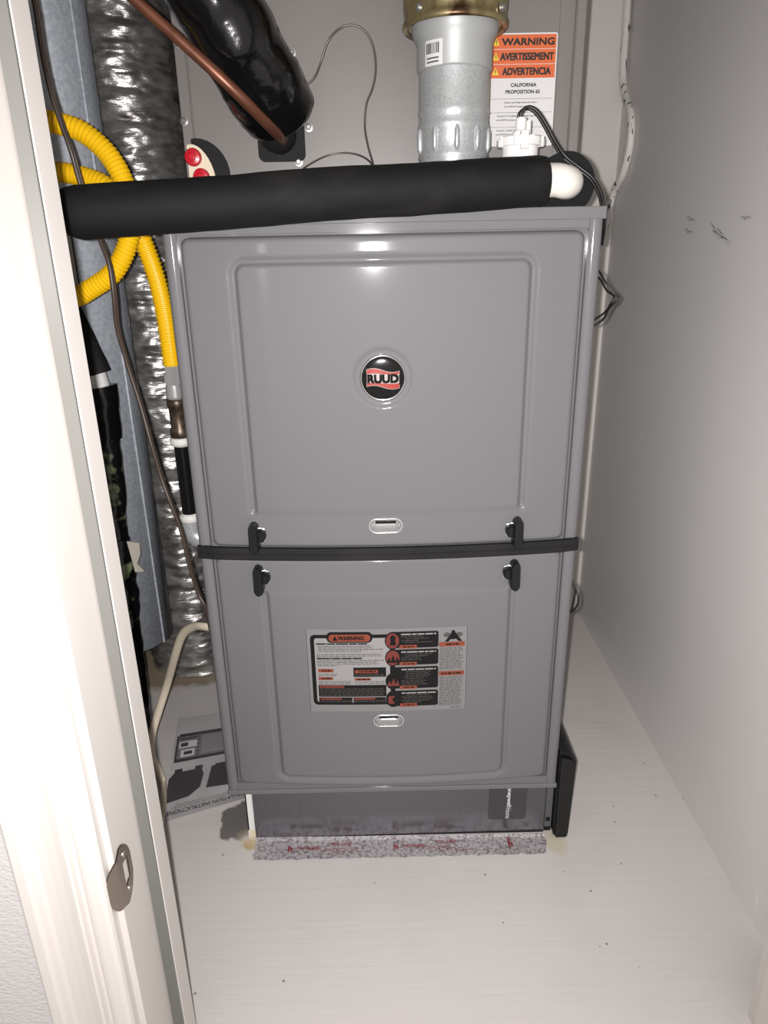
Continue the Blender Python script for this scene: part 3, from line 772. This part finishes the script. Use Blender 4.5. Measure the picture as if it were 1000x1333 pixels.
mb.lathe([(.0028, sz(172)), (.0028, sz(155))], (fs.x+.0095, .037, 0), (0, 0, 1), 12)
obj('stem', mb, M_white, ft)
sw = [(677, 157, .035), (679, 146, .034), (688, 139, .03), (700, 145, .028), (712, 163, .026), (722, 182, .024), (736, 203, .02), (755, 218, .018), (772, 232, .014), (783, 252, .008), (787, 275, .004), (787, 296, .014), (784, 318, .04)]
tag(obj('switch_wire', MB().tube(cr(pxpath(sw, .03), .004), .0021, 8).tube(cr(pxpath([(a-3, b+2, c+.004) for a, b, c in sw], .03), .004), .0019, 8), M_wire),
    'black wire pair arching from the white switch down past the furnace corner', 'wire')

# ------------------------------------------------------------------ cables at the right side
pc = [(819, -40), (816, 20), (813, 62), (811, 100), (814, 124), (821, 146), (822, 168), (819, 196), (811, 226), (800, 248), (794, 268), (789, 290), (778, 318), (764, 350)]
def corner(a, b):
    p = at(a, b, Y=.766)
    return p if p.x < XR-.0105 else at(a, b, X=XR-.0105)
tag(obj('wall_cable', MB().tube(cr([corner(a, b) for a, b in pc]+[(at(764, 350, Y=.766).x-.004, .766, z) for z in (.75, .5, .25, .01)], .008), .0078, 14), M_pcable),
    'paint-speckled grey cable running down the back right corner', 'cable')
YY = .03
k1 = [(772, 344, .06), (779, 352, .05), (788, 367, .04), (798, 381, .035), (805, 386, .032), (802, 392, .032), (793, 402, .04), (783, 418, .05), (774, 432, .06)]
k2 = [(772, 350, .075), (780, 362, .062), (790, 378, .05), (800, 386, .042), (796, 394, .042), (786, 408, .055), (774, 428, .075)]
def side(pts):
    q = pxpath(pts, .03); a, b = q[0].copy(), q[-1].copy(); a.x = b.x = HW; return [a]+q[1:-1]+[b]
tag(obj('control_wire', MB().tube(cr(side(k1), .004), .0015, 8).tube(cr(side(k2), .004), .0015, 8), M_wire), 'kinked black wire loop beside the upper door', 'wire', 'wires at the furnace side')
k3 = [(741, 746, .04), (745, 757, .035), (749, 768, .03), (747, 782, .03), (743, 796, .035), (739, 806, .04)]
k4 = [(741, 752, .06), (747, 763, .05), (753, 778, .04), (749, 792, .045), (741, 808, .06)]
tag(obj('control_wire', MB().tube(cr(side(k3), .004), .0015, 8).tube(cr(side(k4), .004), .0015, 8), M_wire), 'small black wire loop beside the lower door', 'wire', 'wires at the furnace side')

# ------------------------------------------------------------------ ducts on the left
DXc, DYc, DR = -.523, .35, .081
du = thing('round_duct', 'round galvanised sheet metal duct standing behind the door frame', 'duct', (DXc, DYc, .2))
zd = .205
mb = MB().lathe([(DR-.001, 1.7), (DR-.001, zd), (DR, zd), (DR, 1.7)], (DXc, DYc, 0), (0, 0, 1), 96, 0, True, caps=False)
obj('pipe', mb, M_galv, du)
a = math.radians(-22); c_, s_ = math.cos(a), math.sin(a)
mb = MB().tube([(DXc+c_*DR, DYc+s_*DR, zd-.002), (DXc+c_*DR, DYc+s_*DR, 1.7)], .0022, 6)
obj('lock_seam', mb, M_galv, du)
cfd = lambda u, v, h: (DXc+math.cos(-1.42+u/DR)*(DR+h), DYc+math.sin(-1.42+u/DR)*(DR+h), v)
zl = lambda y: at(95, y, Y=.25).z
mb = MB(); mb.rr(-.03, .028, zl(376), zl(305), 0, cfd, .0006, 1); mb.rr(-.029, .0255, zl(373), zl(306), 0, cfd, .0008, 0)
for i in range(7): mb.rr(-.024, R.uniform(.008, .022), zl(312+i*7)-.0008, zl(312+i*7)+.0008, 0, cfd, .001, 2)
o = obj('paper_tag', mb, [mat('tag_paper', rgb(196, 190, 182), .6), M_ink, M_greyink], du); o['label'] = 'small printed paper tag'

FX, FY, FR = -.468, .602, .098
fd = thing('flex_duct', 'wrinkled silver foil flexible duct rising from the floor behind the furnace', 'duct', (FX, FY, 0))
def ffn(u, v):
    t = 2*PI*u; z = .002+1.75*v
    hx = (z/.052+u*1.0) % 1.0
    rib = .005*abs(math.sin(PI*hx))**.6
    p = Vector((math.cos(t)*.1, math.sin(t)*.1, z))
    r = FR-.006+rib+.006*noise.noise(p*9+Vector((3, 1, 0)))+.005*noise.noise(Vector((p.x*16, p.y*16, z*42)))+.0028*noise.noise(Vector((p.x*50, p.y*50, z*95)))
    if z < .20: r += .012*math.sin(min(1, (.20-z)/.1)*PI/2)*(1 if z > .03 else .6)
    if .195 < z < .235: r -= .008*math.sin((z-.195)/.04*PI)
    r = min(r, .163)
    return (FX+math.cos(t)*r, FY+math.sin(t)*r, z)
mb = MB().grid(120, 520, ffn, wrap=True)
obj('jacket', mb, M_foil, fd)
o = obj('tape_band', MB().lathe([(.157, .205), (.158, .21), (.158, .222), (.157, .227)], (FX, FY, 0), (0, 0, 1), 64, 0, True), M_foil, fd) if False else None

# ------------------------------------------------------------------ yellow gas hose, fittings
hp = [(15, 146, .09), (60, 157, .09), (104, 170, .09), (139, 199, .09), (161, 236, .085), (172, 276, .08), (166, 318, .085), (148, 354, .09), (120, 375, .095), (95, 388, .10), (58, 390, .11), (22, 368, .12), (4, 318, .13), (12, 264, .135), (38, 230, .135), (72, 224, .135), (108, 230, .135), (140, 244, .13), (168, 275, .125), (187, 316, .12), (203, 360, .12), (213, 402, .12), (219, 440, .12), (224, 476, .12)]
gh = thing('gas_hose', 'yellow corrugated gas hose coiled in a loop beside the furnace', 'hose', tuple(at(224, 476, Y=.12)))
pth = cr(pxpath(hp, .1), .00135)
rad = [(.0131 if i % 4 in (1, 2) else .0113) for i in range(len(pth))]
obj('corrugated_jacket', MB().tube(pth, rad, 18, 0, True, False), M_yellow, gh)
gx = at(226, 500, Y=.12).x; GY = .12
gz = lambda y: at(228, y, Y=GY-.012).z
mb = MB().lathe([(.0105, gz(476)), (.0112, gz(479)), (.0112, gz(486)), (.010, gz(488))], (gx, GY, 0), (0, 0, 1), 6)
mb.lathe([(.0125, gz(488)), (.0132, gz(490)), (.0132, gz(500)), (.0125, gz(502))], (gx, GY, 0), (0, 0, 1), 6)
mb.lathe([(.0110, gz(502)), (.0125, gz(506)), (.0125, gz(518)), (.011, gz(521))], (gx, GY, 0), (0, 0, 1), 20)
o = obj('hose_connector', mb, M_cup, gh); o['label'] = 'steel hose connector nut'
gp = thing('gas_pipe', 'black iron gas pipe with weathered coupling below the yellow hose', 'pipe', (gx, GY, gz(740)))
g2 = gx+.001
o = obj('coupling', MB().lathe([(.013, gz(521)), (.0145, gz(523)), (.0145, gz(530)), (.0125, gz(533)), (.0122, gz(558)), (.0145, gz(562)), (.0145, gz(570)), (.013, gz(572))], (g2, GY, 0), (0, 0, 1), 24, 0, True), M_bronze, gp); o['label'] = 'weathered brown metal coupling'
o = obj('pipe_dope', MB().lathe([(.0125, gz(571)), (.0165, gz(573)), (.017, gz(577)), (.0155, gz(581)), (.0115, gz(583))], (g2, GY, 0), (0, 0, 1), 20, 0, True), M_dope, gp); o['label'] = 'white pipe dope ring'
obj('pipe', MB().lathe([(.0115, gz(582)), (.0115, gz(674))], (g2, GY, 0), (0, 0, 1), 24, 0, True), M_iron, gp)
o = obj('pipe_dope', MB().lathe([(.0115, gz(671)), (.0165, gz(674)), (.0165, gz(678)), (.0145, gz(682))], (g2, GY, 0), (0, 0, 1), 20, 0, True), M_dope, gp)
o = obj('elbow', MB().tube(cr([(g2, GY, gz(680)), (g2, GY, gz(694)), (g2+.006, GY, gz(702)), (g2+.016, GY, gz(706)), (-HW-.0005, GY, gz(706))], .003), .0165, 20), M_galvv, gp); o['label'] = 'galvanised pipe elbow'

# ------------------------------------------------------------------ black wrapped line at the far left
YL = .215
il = thing('insulated_line', 'bundle of black wrapped refrigerant line with torn sleeve beside the door frame', 'pipe', tuple(at(180, 960, Y=YL)))
def seg(name, pts, rads, mt, label=None, jitter=.0015, sg=20, caps=True):
    P = cr(pxpath(pts, YL), .006); n = len(P); rr_ = []
    for i in range(n):
        t = i/(n-1)*(len(rads)-1); k = min(int(t), len(rads)-2); rr_.append(rads[k]+(rads[k+1]-rads[k])*(t-k))
    o = obj(name, MB().tube(P, rr_, sg, 0, caps, True, jit=lambda q, i, t: jitter*nz3(q, 40)), mt, il)
    if label: o['label'] = label
    return o
seg('upper_sleeve', [(72, 350), (90, 395), (107, 440), (126, 488)], [.010, .014, .019, .0235], M_blackrub)
seg('core', [(122, 485), (131, 512)], [.0185, .0175], M_white, 'torn white inner layer')
seg('tape_band', [(130, 503), (134, 520), (139, 570)], [.0255, .0240, .0235], M_tape)
seg('middle_sleeve', [(138, 566), (143, 620), (149, 680), (151, 706)], [.021, .0225, .0215, .020], M_bag, 'black sleeve with printed green and white flecks', .003)
seg('lower_wrap', [(150, 700), (157, 745), (163, 790), (166, 812)], [.0235, .0265, .025, .022], M_bag, 'crumpled black printed wrap', .005)
seg('lower_sleeve', [(164, 806), (172, 860), (182, 930), (187, 972)], [.0225, .0225, .022, .021], M_tape, None, .002)
# torn tape flap
pts = [(165, 705), (181, 707), (182, 722), (178, 735), (187, 744), (176, 745), (172, 730)]
mb = MB(); q = [at(a, b, Y=YL-.022) for a, b in pts]; n = len(q)
mb.add(q+[p+Vector((.001, .003, 0)) for p in q], [list(range(n)), list(range(n, 2*n))[::-1]]+[(i, (i+1) % n, n+(i+1) % n, n+i) for i in range(n)])
o = fixn(obj('tape_flap', mb, M_flap, il)); o['label'] = 'beige torn tape flap'

# ------------------------------------------------------------------ cables on the left
tw = [(30, -60, .03), (44, 0, .03), (55, 70, .03), (66, 120, .03), (79, 160, .03), (92, 196, .03), (102, 232, .035), (115, 275, .04), (131, 315, .035), (142, 345, .03), (148, 385, .03), (152, 425, .04), (165, 472, .05), (183, 528, .05), (197, 578, .045), (210, 622, .045), (222, 655, .04), (236, 692, .04), (246, 735, .04), (258, 772, .04), (268, 792, .035), (276, 830, .05), (285, 868, .09)]
tag(obj('control_cable', MB().tube(cr(pxpath(tw, .04), .006), .0028, 10).tube(cr(pxpath([(a+(4 if b < 300 else 3), b+3, c+.003) for a, b, c in tw], .04), .006), .0022, 10), M_brown),
    'thin brown control cable hanging down past the gas hose and pipe', 'cable')
wc = [at(292, 822, Y=.11), at(268, 816, Y=.11), at(252, 816, Y=.13), at(238, 826, Y=.15), at(229, 850, Y=.17), at(218, 890, Y=.20), at(207, 925, Y=.185)]
fl_ = [at(199, 953, Y=.165), at(198, 980, Y=.150), at(206, 1001, Y=.145), at(212.5, 1018, Z=.010), at(213, 1040, Z=.010), at(211, 1062, Z=.010), at(204, 1090, Z=.007), at(196, 1110, Z=.007)]
tag(obj('power_cable', MB().tube(cr(wc+fl_, .006), .0052, 14, flat=1.45, up=(.3, 1, .2)), M_romex), 'flat cream electrical cable drooping from the furnace side onto the floor', 'cable')

# ------------------------------------------------------------------ base under the furnace, tape, filter slot
rb = thing('return_base', 'dark sheet metal return air base under the furnace', 'base', (.008, .3, 0))
BX0, BX1, BY = -.2315, .2545, .012
fixn(obj('sheet_box', MB().box(BX0, BX1, BY, .62, .0006, ZF0-.0008, c=.001), M_base, rb))
o = fixn(obj('corner_leg', MB().box(BX0-.0125, BX0-.0008, BY+.004, BY+.006, .016, ZF0-.001).box(BX0-.0125, BX0-.0105, BY+.004, BY+.03, .0006, ZF0-.001).box(BX0-.0125, BX0-.0008, BY+.0045, BY+.0065, .0006, .018, mat=1), [M_white, M_cream], rb)); o['label'] = 'white painted corner angle'
lc = at(661, 1044, Y=BY)
def hf(u, v, h): return (lc.x+u, BY-.0004-h, lc.z+v)
mb = MB(); mb.extrude(rrpoly(.0315, .036, .006), hf, -.0003, .0003, 0)
mb.text('Honeywell', .0085, hf, .0015, .0150, .0006, 1, bold=.03, rot=-PI/2, width=.048); mb.text('Home', .0085, hf, .0015, -.0225, .0006, 1, bold=0, rot=-PI/2, width=.022)
o = obj('maker_sticker', mb, [M_charc, M_paper, M_greyink], rb); o['label'] = 'charcoal sticker with sideways white lettering'
mb = MB().box(BX1+.0008, .2672, .014, .60, .0106, ZF0-.001, c=.0008).box(.2575, .2640, .0125, .0145, .024, .031, mat=1).box(BX1+.001, .2672, .016, .6, .0006, .011, mat=1)
o = fixn(obj('slot_frame', mb, [M_dgap, M_black], rb)); o['label'] = 'grey plastic filter slot frame'
# filter door
zt = at(733, 982, Y=.0).z
prof = [(.2685, .004), (.2705, .002), (.290, .002), (.2935, .005)]
for i in range(9):
    a = PI/2*i/8; prof.append((.2965-.019+.019*math.cos(a), zt-.019+.019*math.sin(a)))
prof += [(.2685, zt+.002)]
mb = MB(); mb.extrude(prof, lambda u, v, h: (u, h, v), .60, .004, 0)
mb.extrude([(.271+(u-.2685)*.8, .004+(v-.004)*.95) for u, v in prof], lambda u, v, h: (u, h, v), .0045, -.001, 0)
tag(fixn(obj('filter_door', mb, M_blackpl)), 'black plastic filter cover at the right foot of the furnace', 'cover')
# foil tape
mb = MB()
q0, q1, q2, q3 = at(334, 1091.5, Z=.001), at(708, 1085.5, Z=.001), at(713, 1111, Z=.001), at(329, 1120, Z=.001)
rip = lambda u: .0008*math.sin(u*71)+.0006*math.sin(u*153)
def tf(u, v):
    a = q0.lerp(q1, u); b = q3.lerp(q2, u); p = a.lerp(b, v)
    if v == 1: p = p+Vector((0, rip(u), 0))
    if u == 0: p = p+Vector((rip(v*3)*2, 0, 0))
    if u == 1: p = p+Vector((.002*math.sin(v*5), 0, 0))
    return (p.x, p.y, .0009+.0007*abs(noise.noise(Vector((u*70, v*6, 1))))*(1-abs(2*v-1)*.4)+(.002*max(0, 1-v*6)))
mb.grid(220, 20, tf, smooth=True)
ft_ = lambda u, v, h: (q0.x+(q1.x-q0.x)*u, (q0.y+q1.y)/2*(1-v)+(q2.y+q3.y)/2*v, .0026+h)
sl_ = q1.x-q0.x; sv = (q0.y+q1.y)/2-(q2.y+q3.y)/2
tft = lambda uu, vv, h: (q0.x+uu, (q0.y+q1.y)/2-sv*.5+vv, .0028+h)
for x0 in (.060, .235, .425):
    mb.text('h', .011, tft, x0, -.001, 0, 1, bold=.06)
    if x0 < .4:
        mb.text('hardcast', .0062, tft, x0+.030, .0005, 0, 1, bold=.03, width=.036); mb.text('FOIL-GRIP', .0062, tft, x0+.084, .006, 0, 1, bold=.03, width=.034)
        for i in range(3):
            y_ = -.004-.0035*i; u = x0+.03+.02*i
            for k in range(5): mb.flat([(u+k*.013, y_), (u+k*.013+.009, y_), (u+k*.013+.009, y_+.0012), (u+k*.013, y_+.0012)], tft, 0, 1)
mb.text('h', .008, tft, .424, .0085, 0, 1, bold=.05)
o = tag(obj('foil_tape', mb, [M_tapef, M_maroon]), 'crinkled silver foil tape with red print along the floor before the base', 'tape')

# ------------------------------------------------------------------ booklet on the floor
A, B, C_, D = at(232, 936, Z=.004), at(330, 922, Z=.004), at(329, 1040, Z=.004), at(212, 1071, Z=.004)
B.x = min(B.x, -.262)
bk = thing('booklet', 'printed installation booklet lying upside down on the floor beside the furnace', 'booklet', tuple((A+C_)/2-Vector((0, 0, .004))))
def bkf(u, v, h):
    p = A.lerp(B, u).lerp(D.lerp(C_, u), v)
    z = .0055+.0025*math.sin(v*PI)*(1-u*.5)+.008*max(0, (.12-v)/.12)**2*0+.006*max(0, (v-.86)/.14)**2*(.4+u)
    return Vector((p.x, p.y, z+h))
mb = MB()
for k in range(3):
    g = lambda u, v, k=k: bkf(u*(1-.006*k), .0+v*(1-.008*(2-k)), -.0014*k)
    mb.grid(24, 30, g, smooth=True)
obj('pages', mb, M_booklet, bk)
mb = MB()
def patch(u0, u1, v0, v1, mt, h=.0004, skew=0, n=8):
    mb.grid(n, n, lambda a, b: bkf(u0+(u1-u0)*a+skew*b, v0+(v1-v0)*b, h), mt)
patch(.06, .99, .20, .235, 0); patch(.05, .99, .235, .47, 1); patch(.03, .99, .47, .50, 0); patch(.03, .065, .22, .5, 0); patch(.30, .325, .22, .49, 0)
patch(.08, .29, .25, .268, 0, .0007); patch(.07, .29, .29, .36, 2, .0007); patch(.09, .18, .305, .345, 0, .0009); patch(.10, .27, .38, .455, 2, .0007); patch(.14, .24, .40, .435, 0, .0009); patch(.35, .97, .25, .45, 3, .0006)
for i in range(6): patch(.37, .95, .27+i*.028, .276+i*.028, 1, .0009)
pol = [(.0, .65), (.06, .60), (.38, .60), (.41, .66), (.38, .78), (.26, .84), (.0, .86)]
mb.add([bkf(a, b, .0008) for a, b in pol], [list(range(len(pol)))], 0); patch(.06, .15, .57, .6, 0, .0007, n=4); patch(.30, .39, .57, .6, 0, .0007, n=4)
pol = [(.50, .60), (.90, .60), (.90, .83), (.45, .80)]
mb.add([bkf(a, b, .0008) for a, b in pol], [list(range(len(pol)))], 0); patch(.54, .88, .585, .60, 0, .0007, n=4)
wB = (B-A).length
tb = lambda u, v, h: bkf(.55-u, .945-v*-1 if False else .94+v, h)
mb.text('INSTALLATION INSTRUCTIONS', .036, lambda u, v, h: bkf(.52-u, .955+v, h), 0, 0, .0010, 0, bold=.03, width=.98)
mb.text('FURNACE MODELS FOR INSTALLATION', .014, lambda u, v, h: bkf(.50-u, .915+v, h), 0, 0, .0010, 0, width=.80)
mb.text('READ AND SAVE THESE INSTRUCTIONS', .012, lambda u, v, h: bkf(.42-u, .893+v, h), 0, 0, .0010, 0, width=.62)
obj('cover_print', mb, [M_photo, M_photo2, M_paper, mat('mid_grey_print', rgb(150, 147, 150), .35)], bk)
